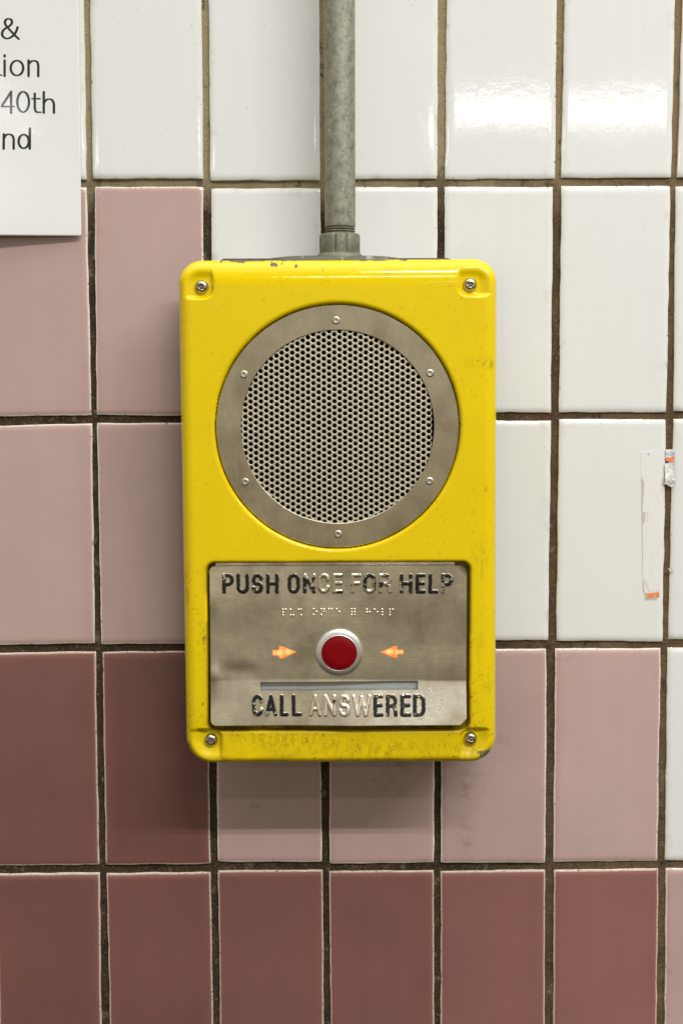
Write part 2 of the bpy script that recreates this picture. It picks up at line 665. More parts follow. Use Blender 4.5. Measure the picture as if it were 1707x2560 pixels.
t4(5, 2, 'w', (1396.8, 1048.4), (1664.6, 1048.4), (1655.6, 1604), (1390, 1602.5))
t4(6, 2, 'w', (1683, 1047), (1950, 1045), (1936, 1597), (1670, 1599))
t4(0, 3, 'm', (-25, 1633.5), (238.8, 1629.4), (247.8, 2163), (-10, 2165))
t4(1, 3, 'm', (256.3, 1630.6), (518, 1627), (526.5, 2160), (265.3, 2163))
t4(2, 3, 'p', (539, 1626), (801, 1625), (804.7, 2155.5), (544.4, 2155.5))
t4(3, 3, 'p', (822, 1626), (1086, 1624), (1084.5, 2157.6), (823.8, 2159.7))
t4(4, 3, 'p', (1104.5, 1624.5), (1366, 1623.8), (1362.7, 2157), (1102, 2156.5))
t4(5, 3, 'p', (1387.8, 1622.5), (1651, 1621.6), (1643, 2154), (1383.5, 2156))
t4(6, 3, 'w', (1668.7, 1620), (1932, 1618), (1922, 2151), (1662, 2152.5))
t4(0, 4, 'm', (-8, 2186), (249, 2183), (255, 2702), (3, 2705))
t4(1, 4, 'm', (266.5, 2185.7), (526.5, 2181.6), (535.5, 2700), (279, 2702))
t4(2, 4, 'm', (544.8, 2178.7), (807, 2176), (809.5, 2698), (552.5, 2700))
t4(3, 4, 'm', (823.3, 2180), (1084.5, 2177.5), (1085, 2697), (827.5, 2698))
t4(4, 4, 'm', (1101.5, 2180), (1361.8, 2176), (1360.2, 2695), (1102, 2697))
t4(5, 4, 'm', (1384.8, 2177), (1645, 2172.5), (1638.5, 2694), (1382, 2695))
t4(6, 4, 'p', (1664.5, 2172.5), (1925, 2170), (1914, 2692), (1660, 2694))

# a narrow run of neighbours so that the wall goes on past the frame
KIND_L = {0: 'w', 1: 'p', 2: 'p', 3: 'm', 4: 'm'}
for r_ in range(5):
    k_, a_, b_, c_, d_ = T[(0, r_)]
    wv = np.array(b_) - np.array(a_)
    wv2 = np.array(c_) - np.array(d_)
    g_ = 18
    T[(-1, r_)] = (KIND_L[r_], tuple(np.array(a_) - wv - (g_, 0)), (a_[0] - g_, a_[1]), (d_[0] - g_, d_[1]),
                   tuple(np.array(d_) - wv2 - (g_, 0)))

# tilt (about x, about z) in radians and bow, only to let the reflections break from tile to tile
TILT = {(5, 2): (.0, .0), (4, 0): (0.0, 0.0), (5, 0): (.0004, .0), (1, 0): (.010, .004), (2, 0): (.010, -.003), (3, 0): (.009, .004),
        (0, 0): (.012, 0)}
SCUFF = [(1000, 1920, 75, 28, .9), (960, 1965, 60, 26, .8), (1165, 1965, 24, 40, 1.0), (1165, 2085, 20, 60, .8),
         (640, 2014, 14, 5, 1.6), (1255, 1850, 20, 16, .8), (1190, 1950, 40, 30, .5), (190, 1785, 60, 40, .35),
         (150, 1890, 70, 40, .35), (1410, 1650, 45, 25, .35), (1190, 1830, 60, 90, .4), (350, 1890, 60, 25, .3)]
TONE = {(0, 3): .84, (1, 3): .72, (0, 4): .84, (1, 4): .80, (2, 4): .86, (3, 4): .93, (4, 4): 1.14, (5, 4): 1.16, (1, 2): .96, (2, 3): 1.03, (3, 3): 1.03, (0, 1): 1.02, (5, 3): 1.05}  # glaze differences plus painted light fall-off: darker lower left, lighter lower right
prof_e = [0, .0003, .0009, .0018, .0030, .0044, .0060]
ER, EH = .0058, .0013

fields = {'w': ([], [], [], [], [], []), 'p': ([], [], [], [], [], []), 'm': ([], [], [], [], [], [])}
for (c_, r_), (kind, lt_, rt_, rb_, lb_) in sorted(T.items()):
    q = [np.array(P(*k)) for k in (lt_, rt_, rb_, lb_)]
    w_ = np.linalg.norm(q[1] - q[0])
    h_ = np.linalg.norm(q[3] - q[0])

    def axis(L, n):
        inner = np.linspace(prof_e[-1], L - prof_e[-1], n)[1:-1]
        return np.concatenate([prof_e, inner, L - np.array(prof_e[::-1])])
    us, vs = axis(w_, 34), axis(h_, 64)
    U, Vv = np.meshgrid(us, vs, indexing='ij')
    fu, fv = U / w_, Vv / h_
    X = (q[0][0] * (1 - fu) + q[1][0] * fu) * (1 - fv) + (q[3][0] * (1 - fu) + q[2][0] * fu) * fv
    Z = (q[0][1] * (1 - fu) + q[1][1] * fu) * (1 - fv) + (q[3][1] * (1 - fu) + q[2][1] * fu) * fv
    eu = np.minimum(U, w_ - U)
    ev = np.minimum(Vv, h_ - Vv)
    # ragged glaze edges
    wob = .00046
    X = X + (fbm(Z, X * 0 + c_ * 3.1 + (fu > .5), .02, 11, 5) - .5) * 2 * wob * np.exp(-eu / .0025) * 1.6
    Z = Z + (fbm(X, Z * 0 + r_ * 5.3 + (fv > .5), .02, 12, 5) - .5) * 2 * wob * np.exp(-ev / .0025) * 1.6
    drop = EH * (np.clip(1 - eu / ER, 0, 1) ** 2.4 + np.clip(1 - ev / ER, 0, 1) ** 2.4)
    sd = (c_ + 3) * 17 + r_ * 101
    r1 = np.random.default_rng(sd)
    tx, tz = TILT.get((c_, r_), (r1.normal(0, .0035), r1.normal(0, .003)))
    cx, cz = X.mean(), Z.mean()
    Y = drop + tx * (Z - cz) + tz * (X - cx) + (fbm(X, Z, .06, sd, 2) - .5) * .00016 + (0 if (c_, r_) == (5, 2) else r1.uniform(-.0003, .0003))
    Vt = np.stack([X, Y, Z], 2).reshape(-1, 3)
    nx, nv = len(us), len(vs)
    idx = np.arange(nx * nv).reshape(nx, nv)
    Fc = np.stack([idx[:-1, :-1], idx[:-1, 1:], idx[1:, 1:], idx[1:, :-1]], -1).reshape(-1, 4)
    ring = np.concatenate([idx[:, 0], idx[-1, 1:], idx[-2::-1, -1], idx[0, -2:0:-1]])
    sk = Vt[ring].copy()
    sk[:, 1] = .0065
    n0 = nx * nv
    nr = len(ring)
    ftop = []
    for k in range(nr):
        k2 = (k + 1) % nr
        ftop.append([ring[k], ring[k2], n0 + k2, n0 + k])
    Vt = np.vstack([Vt, sk])
    e_ = np.minimum(eu, ev).reshape(-1)
    edge = np.concatenate([np.exp(-(e_ / .00125) ** 3), np.ones(nr)])
    rim = np.concatenate([np.exp(-(e_ / .006) ** 2), np.ones(nr)])
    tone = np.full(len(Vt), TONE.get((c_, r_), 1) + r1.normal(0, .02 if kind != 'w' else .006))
    sc = np.zeros(nx * nv)
    xf, zf = X.reshape(-1), Z.reshape(-1)
    for sx, sy, rx, ry, am in SCUFF:
        ux, uz = P(sx, sy)
        sc = np.maximum(sc, am * np.exp(-((xf - ux) / (rx * S0)) ** 2 - ((zf - uz) / (ry * S0)) ** 2))
    sc = np.concatenate([sc, np.zeros(nr)])
    Lv, Lf, Le, Lr, Lt, Ls = fields[kind]
    off = sum(len(a) for a in Lv)
    Lv.append(Vt)
    Lf += (Fc + off).tolist() + [[i + off for i in f] for f in ftop]
    Le.append(edge)
    Lr.append(rim)
    Lt.append(tone)
    Ls.append(sc)
for kind, nm, mt, lab in (('w', 'white_tiling', M_WHITE, 'glossy white ceramic tiles'), ('p', 'pink_tiling', M_PINK, 'dusty pink ceramic tiles'),
                          ('m', 'plum_tiling', M_PLUM, 'dark plum ceramic tiles')):
    Lv, Lf, Le, Lr, Lt, Ls = fields[kind]
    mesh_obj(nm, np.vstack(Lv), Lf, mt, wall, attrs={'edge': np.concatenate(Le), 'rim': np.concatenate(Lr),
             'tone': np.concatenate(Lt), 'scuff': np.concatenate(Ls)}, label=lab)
gx = np.linspace(-.48, .48, 97)
gz = np.linspace(-.62, .66, 129)
GX, GZ = np.meshgrid(gx, gz, indexing='ij')
GY = .0032 + (fbm(GX, GZ, .02, 5, 3) - .5) * .0016
idx = np.arange(GX.size).reshape(GX.shape)
Fc = np.stack([idx[:-1, :-1], idx[:-1, 1:], idx[1:, 1:], idx[1:, :-1]], -1).reshape(-1, 4)
mesh_obj('grout', np.stack([GX, GY, GZ], 2).reshape(-1, 3), Fc, M_GROUT, wall, label='stained beige to brown grout')

# ------------------------------------------------------------------ yellow call box
DF = .085                 # front face of the housing, metres off the tiles
DROP = .014               # fillet depth
box = empty('help_intercom', (P(845, 1902, .07)[0], 0, BOXB), 'yellow emergency call box with round speaker and red button on the tiled wall', 'intercom')

DE = DF - DROP
oc = [np.array(P(*k, DE)) for k in ((446.5, 651.5), (1240.5, 647), (1237.3, 1900), (468, 1903.5))]   # TL TR BR BL
OR_T, OR_B = 58 * S0 * .95, 66 * S0 * .95


def poly_in(X, Z, pts, r):
    """distance inside a convex quad (clockwise TL TR BR BL) with rounded corners of radius r"""
    ds_ = []
    for k in range(4):
        a, b = pts[k], pts[(k + 1) % 4]
        t = (b - a) / np.linalg.norm(b - a)
        nrm = np.array([t[1], -t[0]])
        ds_.append((X - a[0]) * nrm[0] + (Z - a[1]) * nrm[1])
    dt, dr, db, dl = ds_
    m = np.minimum(np.minimum(dt, db), np.minimum(dl, dr))
    ex = np.minimum(dl, dr)
    ez = np.minimum(dt, db)
    cor = r - np.hypot(np.maximum(r - ex, 0), np.maximum(r - ez, 0))
    return np.where((ex < r) & (ez < r), cor, m), dt, dr, db, dl


def outline(X, Z):
    zm = (oc[0][1] + oc[2][1]) / 2
    r = np.where(Z > zm, OR_T, OR_B)
    return poly_in(X, Z, oc, r)


def smin(a, b, k):
    h = np.clip(.5 + .5 * (b - a) / k, 0, 1)
    return b + (a - b) * h - k * h * (1 - h)


RINGC = np.array(P(843.8, 1068, DF))
PXF = (P(1000, 1000, DF)[0] - P(900, 1000, DF)[0]) / 100    # metres per photo pixel on the front face
RO, RI = 303.6 * PXF, 241.8 * PXF
pl = [np.array(P(*k, DF)) for k in ((525, 1415), (1165.5, 1416), (1165.5, 1809), (527, 1810))]
px0, px1 = (pl[0][0] + pl[3][0]) / 2, (pl[1][0] + pl[2][0]) / 2
pz1, pz0 = (pl[0][1] + pl[1][1]) / 2, (pl[2][1] + pl[3][1]) / 2
POCK = []
for (wx, wz, sx, sz) in ((535, 748, -1, 1), (1143, 741, 1, 1), (556, 1822, -1, -1), (1148, 1820, 1, -1)):
    x_, z_ = P(wx, wz, DF)
    POCK.append((x_, z_, sx, sz))


def housing_depth(X, Z):
    s, dt, dr, db, dl = outline(X, Z)
    s = np.maximum(s, 0)
    wt_, wl_, wr_, wb_ = (np.exp(-np.maximum(q_, 0) / .007) for q_ in (dt, dl, dr, db))
    tot = wt_ + wl_ + wr_ + wb_ + 1e-12
    r = (wt_ * .024 + wl_ * .012 + wr_ * .013 + wb_ * .0075) / tot
    t = np.clip(1 - s / r, 0, 1)
    D = DF - DROP * (1 - np.sqrt(np.maximum(1 - t ** 2.2, 0)))
    # gently crowned face
    D = D - .0006 * sstep(0, .03, .03 - np.minimum(dt, .03))
    # corner pockets for the screws
    pk = np.full_like(D, DF + .004)
    Rp = 26 * PXF
    for x_, z_, sx, sz in POCK:
        a = (X - x_) * sx
        b = (Z - z_) * sz
        din = np.where((a < Rp) & (b < Rp), Rp - np.hypot(Rp - a, Rp - b), np.minimum(a, b))
        k = sstep(-.0028, .0034, din)
        pk = np.minimum(pk, DF + .004 - k * (.004 + .0048 * sstep(.001, .017, s)))
    D = smin(D, pk, .0026)
    # round speaker seat
    e = np.hypot(X - RINGC[0], Z - RINGC[1]) - (RO + 2.6 * PXF)
    w = 11 * PXF
    t = np.clip(1 - e / w, 0, 1)
    lip = np.where(e < w, .0035 * (1 - np.sqrt(np.maximum(1 - t * t, 0))), 0)
    lip = np.where(e < 0, .009, lip)
    D = D - lip
    # rectangular plate seat
    f = -rrect(X, Z, px0 - 7 * PXF, px1 + 8 * PXF, pz0 - 17 * PXF, pz1 + 9 * PXF, 20 * PXF)
    w = 8 * PXF
    t = np.clip(1 - f / w, 0, 1)
    lip = np.where(f < w, .003 * (1 - np.sqrt(np.maximum(1 - t * t, 0))), 0)
    lip = np.where(f < 0, .003 + .006 * sstep(0, 3 * PXF, -f), lip)
    D = D - lip
    return D


st_ = 2.0 * PXF
xs = np.arange(oc[0][0] - 4 * st_, oc[1][0] + 5 * st_, st_)
zs = np.arange(oc[3][1] - 4 * st_, oc[0][1] + 5 * st_, st_)
HV, HF = field_mesh(xs, zs, lambda X, Z: outline(X, Z)[0], housing_depth, skirt=.034, share=True)


def to_px(V):
    """world points -> photo pixels, to place wear where the photo shows it"""
    c_ = (V - CAM) @ RC
    return IW / 2 + FPX * c_[:, 0] / c_[:, 1], IH / 2 - FPX * c_[:, 2] / c_[:, 1]


hx, hz = HV[:, 0], HV[:, 2]
hpx, hpy = to_px(HV)


def blob(px, py, rx, ry):
    return np.exp(-((hpx - px) / rx) ** 2 - ((hpy - py) / ry) ** 2)


edge_top = np.maximum(oc[0][1] - hz - (hx - oc[0][0]) * (oc[0][1] - oc[1][1]) / (oc[1][0] - oc[0][0]), 0)
nA = fbm(hx, hz, .006, 21, 4)
nB = fbm(hx, hz, .02, 22, 4)
nC = fbm(hx, hz, .0025, 23, 3)
chipf = nA * .5 + nB * .5
chip = sstep(.02, .05, chipf - .62 + .42 * np.exp(-edge_top / .0014) * sstep(540, 560, hpx) * (1 - sstep(1120, 1150, hpx)) + .19 * np.exp(-edge_top / .0045) * sstep(545, 600, hpx) * (1 - sstep(1010, 1050, hpx))
             - 1.2 * (1 - np.exp(-edge_top / .008)) + .0)
for bx, by, rx, ry, a in ((685, 661, 16, 10, .62), (740, 667, 6, 8, .6), (600, 654, 10, 5, .55), (1005, 650, 14, 4, .5), (552, 655, 9, 4, .5)):
    chip = np.maximum(chip, sstep(.44, .5, blob(bx, by, rx, ry) * (a + .14) + (nC - .5) * .9 + (nA - .5) * .9 + .0))
chip = np.where(HV[:, 1] > -DE + .0015, np.maximum(chip, .8), chip) * (hpy < 700)
# paint worn through on the lower right corner
chip = np.maximum(chip, .9 * sstep(.5, .6, blob(1216, 1884, 26, 14) * .8 + (nC - .5) * .9 - .0))
chip = np.maximum(chip, .6 * sstep(.5, .6, blob(473, 1862, 4, 12) * .9 + (nC - .5) * .5))

seat = -rrect(hx, hz, px0 - 7 * PXF, px1 + 8 * PXF, pz0 - 17 * PXF, pz1 + 9 * PXF, 20 * PXF)
rs = np.hypot(hx - RINGC[0], hz - RINGC[1]) - RO
low = sstep(1250, 1800, hpy)
n1 = fbm(hx, hz, .03, 31, 5)
n2 = fbm(hx * 1.7, hz * .5, .004, 32, 4)
n3 = fbm(hx, hz, .0016, 33, 3)
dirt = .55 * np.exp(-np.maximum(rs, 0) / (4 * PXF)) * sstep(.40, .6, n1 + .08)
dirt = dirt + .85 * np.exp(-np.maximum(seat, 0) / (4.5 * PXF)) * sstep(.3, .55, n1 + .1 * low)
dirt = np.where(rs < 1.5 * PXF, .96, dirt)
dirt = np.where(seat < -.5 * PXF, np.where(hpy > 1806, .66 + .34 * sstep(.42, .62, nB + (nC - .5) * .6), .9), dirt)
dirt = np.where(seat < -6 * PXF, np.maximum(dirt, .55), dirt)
# speckled grime, thicker low down
dirt = dirt + (.05 + .17 * low) * sstep(.60, .70, n3 * .55 + n2 * .45) * sstep(.42, .6, n1)
dirt = dirt + .85 * sstep(.69, .73, n3) * sstep(.5, .62, fbm(hx, hz, .012, 37, 3)) * (.25 + .35 * low)
for bx, by, rx, ry, a in ((512, 1590, 11, 28, 1.0), (505, 1620, 14, 20, .8), (522, 1705, 7, 20, 1.1), (470, 1470, 12, 50, .55),
                          (1200, 905, 30, 12, .75), (1224, 911, 8, 9, .9), (1200, 1400, 26, 46, .32), (1185, 1280, 6, 8, .7),
                          (1200, 1225, 22, 8, .6), (1222, 1700, 14, 90, .22), (1195, 1620, 20, 130, .18), (880, 1868, 320, 22, .34),
                          (700, 1850, 120, 28, .45), (960, 1880, 60, 14, .5), (1190, 1876, 40, 14, .7), (985, 690, 14, 5, .5),
                          (968, 680, 24, 6, .5), (1120, 1835, 30, 10, .5), (560, 1838, 20, 9, .6), (1185, 1812, 30, 6, .6),
                          (495, 1825, 28, 6, .7), (650, 1836, 90, 6, .6), (1145, 1800, 10, 16, .7)):
    dirt = np.maximum(dirt, a * .8 * blob(bx, by, rx, ry) * sstep(.44, .6, n2 * .5 + nC * .35 + n3 * .15))
dirt = dirt + .09 * sstep(1700, 1890, hpy) * sstep(.35, .65, n1)
dirt = dirt + .35 * np.exp(-((hpy - 1897) / 8) ** 2) * (hpy > 1860) * sstep(.3, .6, nB)
grime = np.clip(.0 + .85 * low + .25 * (n1 - .5), 0, 1)
housing = mesh_obj('housing', HV, HF, M_YELLOW, box, attrs={'dirt': np.clip(dirt, 0, 1), 'chip': np.clip(chip, 0, 1), 'grime': grime})

# dark mounting box between the yellow cover and the tiles
bx0, bx1 = P(548, 650, .045)[0], P(1130, 650, .045)[0]
bzt = oc[0][1] + .0030
bzb = oc[3][1] + .012
V, Fc = field_mesh(np.arange(bx0 - .004, bx1 + .006, .003), np.arange(bzb - .004, bzt + .006, .003),
                   lambda X, Z: rrect(X, Z, bx0, bx1, bzb, bzt, .006), lambda X, Z: np.full_like(X, .056), skirt=-.001)
mesh_obj('back_box', V, Fc, M_BACK, box, smooth=False, label='dark olive mounting box behind the yellow cover')

# ---- speaker: ring, rivets, grille, cone
DR = DF - .0016
n = 160
V, Fc = lathe([(RO, -.006), (RO, -.0004), (RO - .0005, 0), (RI + .0004, 0), (RI, -.0003), (RI, -.0016)], RINGC[0], RINGC[1], n, DR)
Fc = [f for f in Fc if len(f) == 4]
ring = mesh_obj('speaker_ring', V, Fc, M_RING, box, smooth=False)
for rx, ry in ((840, 801), (1074.5, 933), (1073.5, 1203), (845, 1335.5), (613, 1205), (609.6, 936)):
    x_, z_ = P(rx, ry, DR)
    R = 9.3 * PXF
    V, Fc = lathe([(R * 1.12, -.0004), (R * 1.1, .00003), (R, .0001), (R * .93, .0004), (R * .6, .00048), (R * .42, .0003), (R * .2, .0002), (R * .05, .0002)], x_, z_, 28, DR)
    mesh_obj('rivet', V, Fc, M_RIVET, ring)

DG = DR - .0012
pitch = 15.15 * PXF
HRr = 5.45 * PXF
gx0, gz0 = P(757.2, 1003.9, DG)
V, Fc = [], []
n = 12
apo = pitch / 2
for i in range(-24, 25):
    for j in range(-24, 25):
        cx = gx0 + i * pitch * math.sqrt(3) / 2
        cz = gz0 + (j + (.5 if i % 2 else 0)) * pitch
        if math.hypot(cx - RINGC[0], cz - RINGC[1]) > RI + pitch * .9:
            continue
        b = len(V)
        jr = 1 + random.uniform(-.02, .02)
        for k in range(n):                    # hexagon outline: apothem towards +-z neighbours
            a = 2 * math.pi * k / n
            m = (a % (math.pi / 3)) - math.pi / 6
            rad = apo / math.cos(m)
            # apothems at 30, 90, 150 ... degrees
            V.append((cx + rad * math.cos(a), -DG, cz + rad * math.sin(a)))
        for rr, dd in ((1.14, 0), (1.04, -.00012), (1.0, -.0003), (1.0, -.0009)):
            for k in range(n):
                a = 2 * math.pi * k / n
                V.append((cx + HRr * jr * rr * math.cos(a), -(DG + dd), cz + HRr * jr * rr * math.sin(a)))
        for s_ in range(4):
            for k in range(n):
                k2 = (k + 1) % n
                Fc.append((b + s_ * n + k, b + s_ * n + k2, b + (s_ + 1) * n + k2, b + (s_ + 1) * n + k))
mesh_obj('speaker_grille', V, Fc, M_GRILLE, box)
V, Fc = lathe([(RI + .006, 0), (RI * .4, -.001), (RI * .02, -.002)], RINGC[0], RINGC[1], 64, DG - .0032)
mesh_obj('speaker_cone', V, Fc, M_BLACK, box)

# ---- control plate
DPL = DF - .0022
bend_z = P(850, 1700, DF)[1]


def plate_depth(X, Z):
    t = (X - px0) / (px1 - px0)
    k = .135 + .115 * sstep(.28, .62, t)                 # the lower strip is prised out, most on the right
    d = np.maximum(bend_z - Z + .0012 * np.sin(t * 5), 0)
    lift = k * (np.sqrt(d * d + .0012 ** 2) - .0012)
    D = DPL + lift + .0003 * np.sin(t * 7) * sstep(0, .05, pz1 - Z) + .0006 * np.sin(t * 4 + 1) * sstep(.01, .09, pz1 - Z)
    D = D + (fbm(X, Z, .075, 91, 2) - .5) * .0034
    # a dent pulled out of the left edge and a bent upper right corner
    a, b = P(535, 1690, DF)
    D = D + .0016 * np.exp(-((X - a) / .006) ** 2 - ((Z - b) / .010) ** 2)
    a, b = P(528, 1500, DF)
    D = D + .0007 * np.exp(-((X - a) / .006) ** 2 - ((Z - b) / .014) ** 2)
    a, b = P(600, 1680, DF)
    D = D - .0007 * np.exp(-((X - a) / .016) ** 2 - ((Z - b) / .007) ** 2)
    d2 = np.maximum((X - px1) + (Z - pz1) + 34 * PXF, 0)
    D = D + 9.0 * d2 ** 2
    return D


sl_x0, sl_z1 = P(651, 1705.5, DF)
sl_x1, sl_z0 = P(1044.8, 1725, DF)
RP = 13 * PXF
step = 1.9 * PXF


def grid_with(lo, hi, fixed, step):
    ps = [lo] + sorted(fixed) + [hi]
    out = []
    for a, b in zip(ps[:-1], ps[1:]):
        k = max(1, int(math.ceil((b - a) / step)))
        out += list(np.linspace(a, b, k, endpoint=False))
    return np.array(out + [hi])


eps = .00002
xs = grid_with(px0 - .002, px1 + .002, [sl_x0 - eps, sl_x0 + eps, sl_x1 - eps, sl_x1 + eps], step)
zs = grid_with(pz0 - .002, pz1 + .002, [sl_z0 - eps, sl_z0 + eps, sl_z1 - eps, sl_z1 + eps], step)


def plate_sdf(X, Z):
    a = rrect(X, Z, px0, px1, pz0, pz1, RP)
    # clipped lower right corner, larger upper right corner
    a = np.minimum(a, ((px1 - X) + (Z - pz0)) / 1.414 - 11 * PXF)
    a = np.minimum(a, rrect(X, Z, px0 - 1, px1, pz0 - 1, pz1, 22 * PXF))
    hole = np.maximum(np.maximum(sl_x0 - X, X - sl_x1), np.maximum(sl_z0 - Z, Z - sl_z1))
    return np.minimum(a, hole)


V, Fc = field_mesh(xs, zs, plate_sdf, plate_depth, skirt=DPL - .0012)
plate = mesh_obj('control_plate', V, Fc, M_PLATE, box)
# pale backing strip seen above the plate
a0, b0 = P(538, 1407, DF)
a1, b1 = P(1137, 1422, DF)
X4 = [(a0, -(DF - .0062), b0), (a1, -(DF - .0062), b0), (a1, -(DF - .0062), b1), (a0, -(DF - .0062), b1)]
bp_ = []
for d in (.0062, .0078):
    bp_ += [(a0, -(DF - d), b0), (a1, -(DF - d), b0), (a1, -(DF - d), b1), (a0, -(DF - d), b1)]
mesh_obj('backing_strip', bp_, [(0, 3, 2, 1), (4, 5, 6, 7), (0, 1, 5, 4), (1, 2, 6, 5), (2, 3, 7, 6), (3, 0, 4, 7)], M_PLATE, plate, smooth=False)
# display behind the slot
dd = DPL - .0034
V = [(sl_x0 - .002, -dd, sl_z0 - .002), (sl_x1 + .002, -dd, sl_z0 - .002), (sl_x1 + .002, -dd, sl_z1 + .002), (sl_x0 - .002, -dd, sl_z1 + .002)]
V += [(x, -dd + .002, z) for x, _, z in V]
mesh_obj('display_window', V, [(0, 1, 2, 3), (7, 6, 5, 4), (0, 4, 5, 1), (1, 5, 6, 2), (2, 6, 7, 3), (3, 7, 4, 0)], M_DISPLAY, plate, smooth=False)


# ---- lettering
def arc(cx, cy, rx, ry, a0, a1, n=14):
    return [(cx + rx * math.cos(math.radians(a0 + (a1 - a0) * k / n)), cy + ry * math.sin(math.radians(a0 + (a1 - a0) * k / n))) for k in range(n + 1)]


G = {
    'P': [[(0, 0), (0, 1)], [(0, 1), (.5, 1)] + arc(.5, .73, .5, .27, 90, -90) + [(0, .46)]],
    'U': [[(0, 1), (0, .28)] + arc(.5, .28, .5, .28, 180, 360) + [(1, 1)]],
    'S': [arc(.5, .735, .48, .265, 8, 240) + arc(.5, .26, .5, .26, 58, -172)],
    'H': [[(0, 0), (0, 1)], [(1, 0), (1, 1)], [(0, .5), (1, .5)]],
    'O': [[(0, .3)] + arc(.5, .7, .5, .3, 180, 0) + arc(.5, .3, .5, .3, 0, -180)],
    'N': [[(0, 0), (0, 1)], [(0, 1), (1, 0)], [(1, 0), (1, 1)]],
    'C': [arc(.5, .71, .5, .29, 2, 180) + arc(.5, .29, .5, .29, 180, 358)],
    'E': [[(0, 0), (0, 1)], [(0, 1), (1, 1)], [(0, .51), (.9, .51)], [(0, 0), (1, 0)]],
    'F': [[(0, 0), (0, 1)], [(0, 1), (1, 1)], [(0, .51), (.85, .51)]],
    'R': [[(0, 0), (0, 1)], [(0, 1), (.5, 1)] + arc(.5, .74, .46, .26, 90, -90) + [(0, .48)], arc(.5, .3, .44, .18, 90, 0) + [(1, 0)]],
    'L': [[(0, 1), (0, 0)], [(0, 0), (1, 0)]],
    'A': [[(0, 0), (.5, 1)], [(.5, 1), (1, 0)], [(.17, .3), (.83, .3)]],
    'W': [[(0, 1), (.25, 0)], [(.25, 0), (.5, .95)], [(.5, .95), (.75, 0)], [(.75, 0), (1, 1)]],
    'D': [[(0, 0), (0, 1)], [(0, 1), (.42, 1)] + arc(.42, .7, .58, .3, 90, 0) + arc(.42, .3, .58, .3, 0, -90) + [(0, 0)]],
}
HWR = 5.6       # ridge half width, photo pixels
LINE1 = [('P', 554.4, 586, .80), ('U', 590, 624, .80), ('S', 628, 659, .84), ('H', 664, 698, 1.0), ('O', 718, 751, .84),
         ('N', 756, 790, .52), ('C', 794, 825, .16), ('E', 829.5, 858, .40), ('F', 875.6, 904, .40), ('O', 906.6, 941, .58),
         ('R', 945, 979.6, .34), ('H', 998, 1032, .62), ('E', 1037.5, 1065, .92), ('L', 1069.6, 1096.7, .84), ('P', 1101.7, 1134, .60)]
LINE2 = [('C', 629.6, 659.8, .76), ('A', 661.7, 694.6, .70), ('L', 698.7, 723.4, .78), ('L', 728.3, 756.3, .74), ('A', 771.4, 805, .10),
         ('N', 808, 841, .05), ('S', 845.4, 875.6, .08), ('W', 878, 929, .34), ('E', 931.9, 959.3, .78), ('R', 963, 994, .66),
         ('E', 999, 1027.8, .80), ('D', 1030.6, 1063.5, .90)]


def lettering(line, ytop, ybot, label, seed):
    AV, AF, paint, foot = [], [], [], []
    off = 0
    for ch, x0, x1, cov in line:
        wx0, wz1 = P(x0 + HWR, ytop + HWR, DF)
        wx1, wz0 = P(x1 - HWR, ybot - HWR, DF)
        hw = HWR * PXF
        segs = []
        for pth in G[ch]:
            q = [(wx0 + a * (wx1 - wx0), wz0 + b * (wz1 - wz0)) for a, b in pth]
            segs += list(zip(q[:-1], q[1:]))

        def dist(X, Z):
            return np.minimum.reduce([seg_dist(X, Z, a, b) for a, b in segs])
        H = .00105

        def dep(X, Z):
            t = np.clip(dist(X, Z) / hw, 0, 1.2)
            pr = np.where(t < 1, np.sqrt(np.maximum(1 - t ** 2.0, 0)), -(t - 1) * 1.2)
            return plate_depth(X, Z) + H * pr - .00002
        sp = .85 * PXF
        xs = np.arange(wx0 - hw * 1.4, wx1 + hw * 1.4, sp)
        zs = np.arange(wz0 - hw * 1.4, wz1 + hw * 1.4, sp)
        V, Fc = field_mesh(xs, zs, lambda X, Z: hw * 1.12 - dist(X, Z), dep)
        d = dist(V[:, 0], V[:, 2]) / hw
        nn = fbm(V[:, 0], V[:, 2], .0042, seed, 4) * .42 + fbm(V[:, 0], V[:, 2], .0014, seed + 4, 3) * .26 + fbm(V[:, 0], V[:, 2], .011, seed + 9, 2) * .32
        thr = .5 + (cov - .5) * .52
        ch_ = sstep(-.02, .02, thr - nn)
        if ch == 'W':
            ch_ = ch_ * sstep(.55, .75, (V[:, 0] - wx0) / (wx1 - wx0))
        p_ = ch_ * (1 - sstep(.80, .92, d + (fbm(V[:, 0], V[:, 2], .0014, seed + 3, 3) - .5) * .55))
        # paint rubs off first where the ridge faces up-left less than its crown: leave the crown line of worn letters bare
        paint.append(p_)
        foot.append(sstep(.93, 1.02, d))
        AV.append(V)
        AF += [[i + off for i in f] for f in Fc]
        off += len(V)
    return mesh_obj('lettering', np.vstack(AV), AF, M_LETTER, plate, attrs={'paint': np.concatenate(paint), 'foot': np.concatenate(foot)}, label=label)


lettering(LINE1, 1433.5, 1485.5, 'raised words PUSH ONCE FOR HELP with worn black paint', 41)
lettering(LINE2, 1734.5, 1789.5, 'raised words CALL ANSWERED with worn black paint', 57)

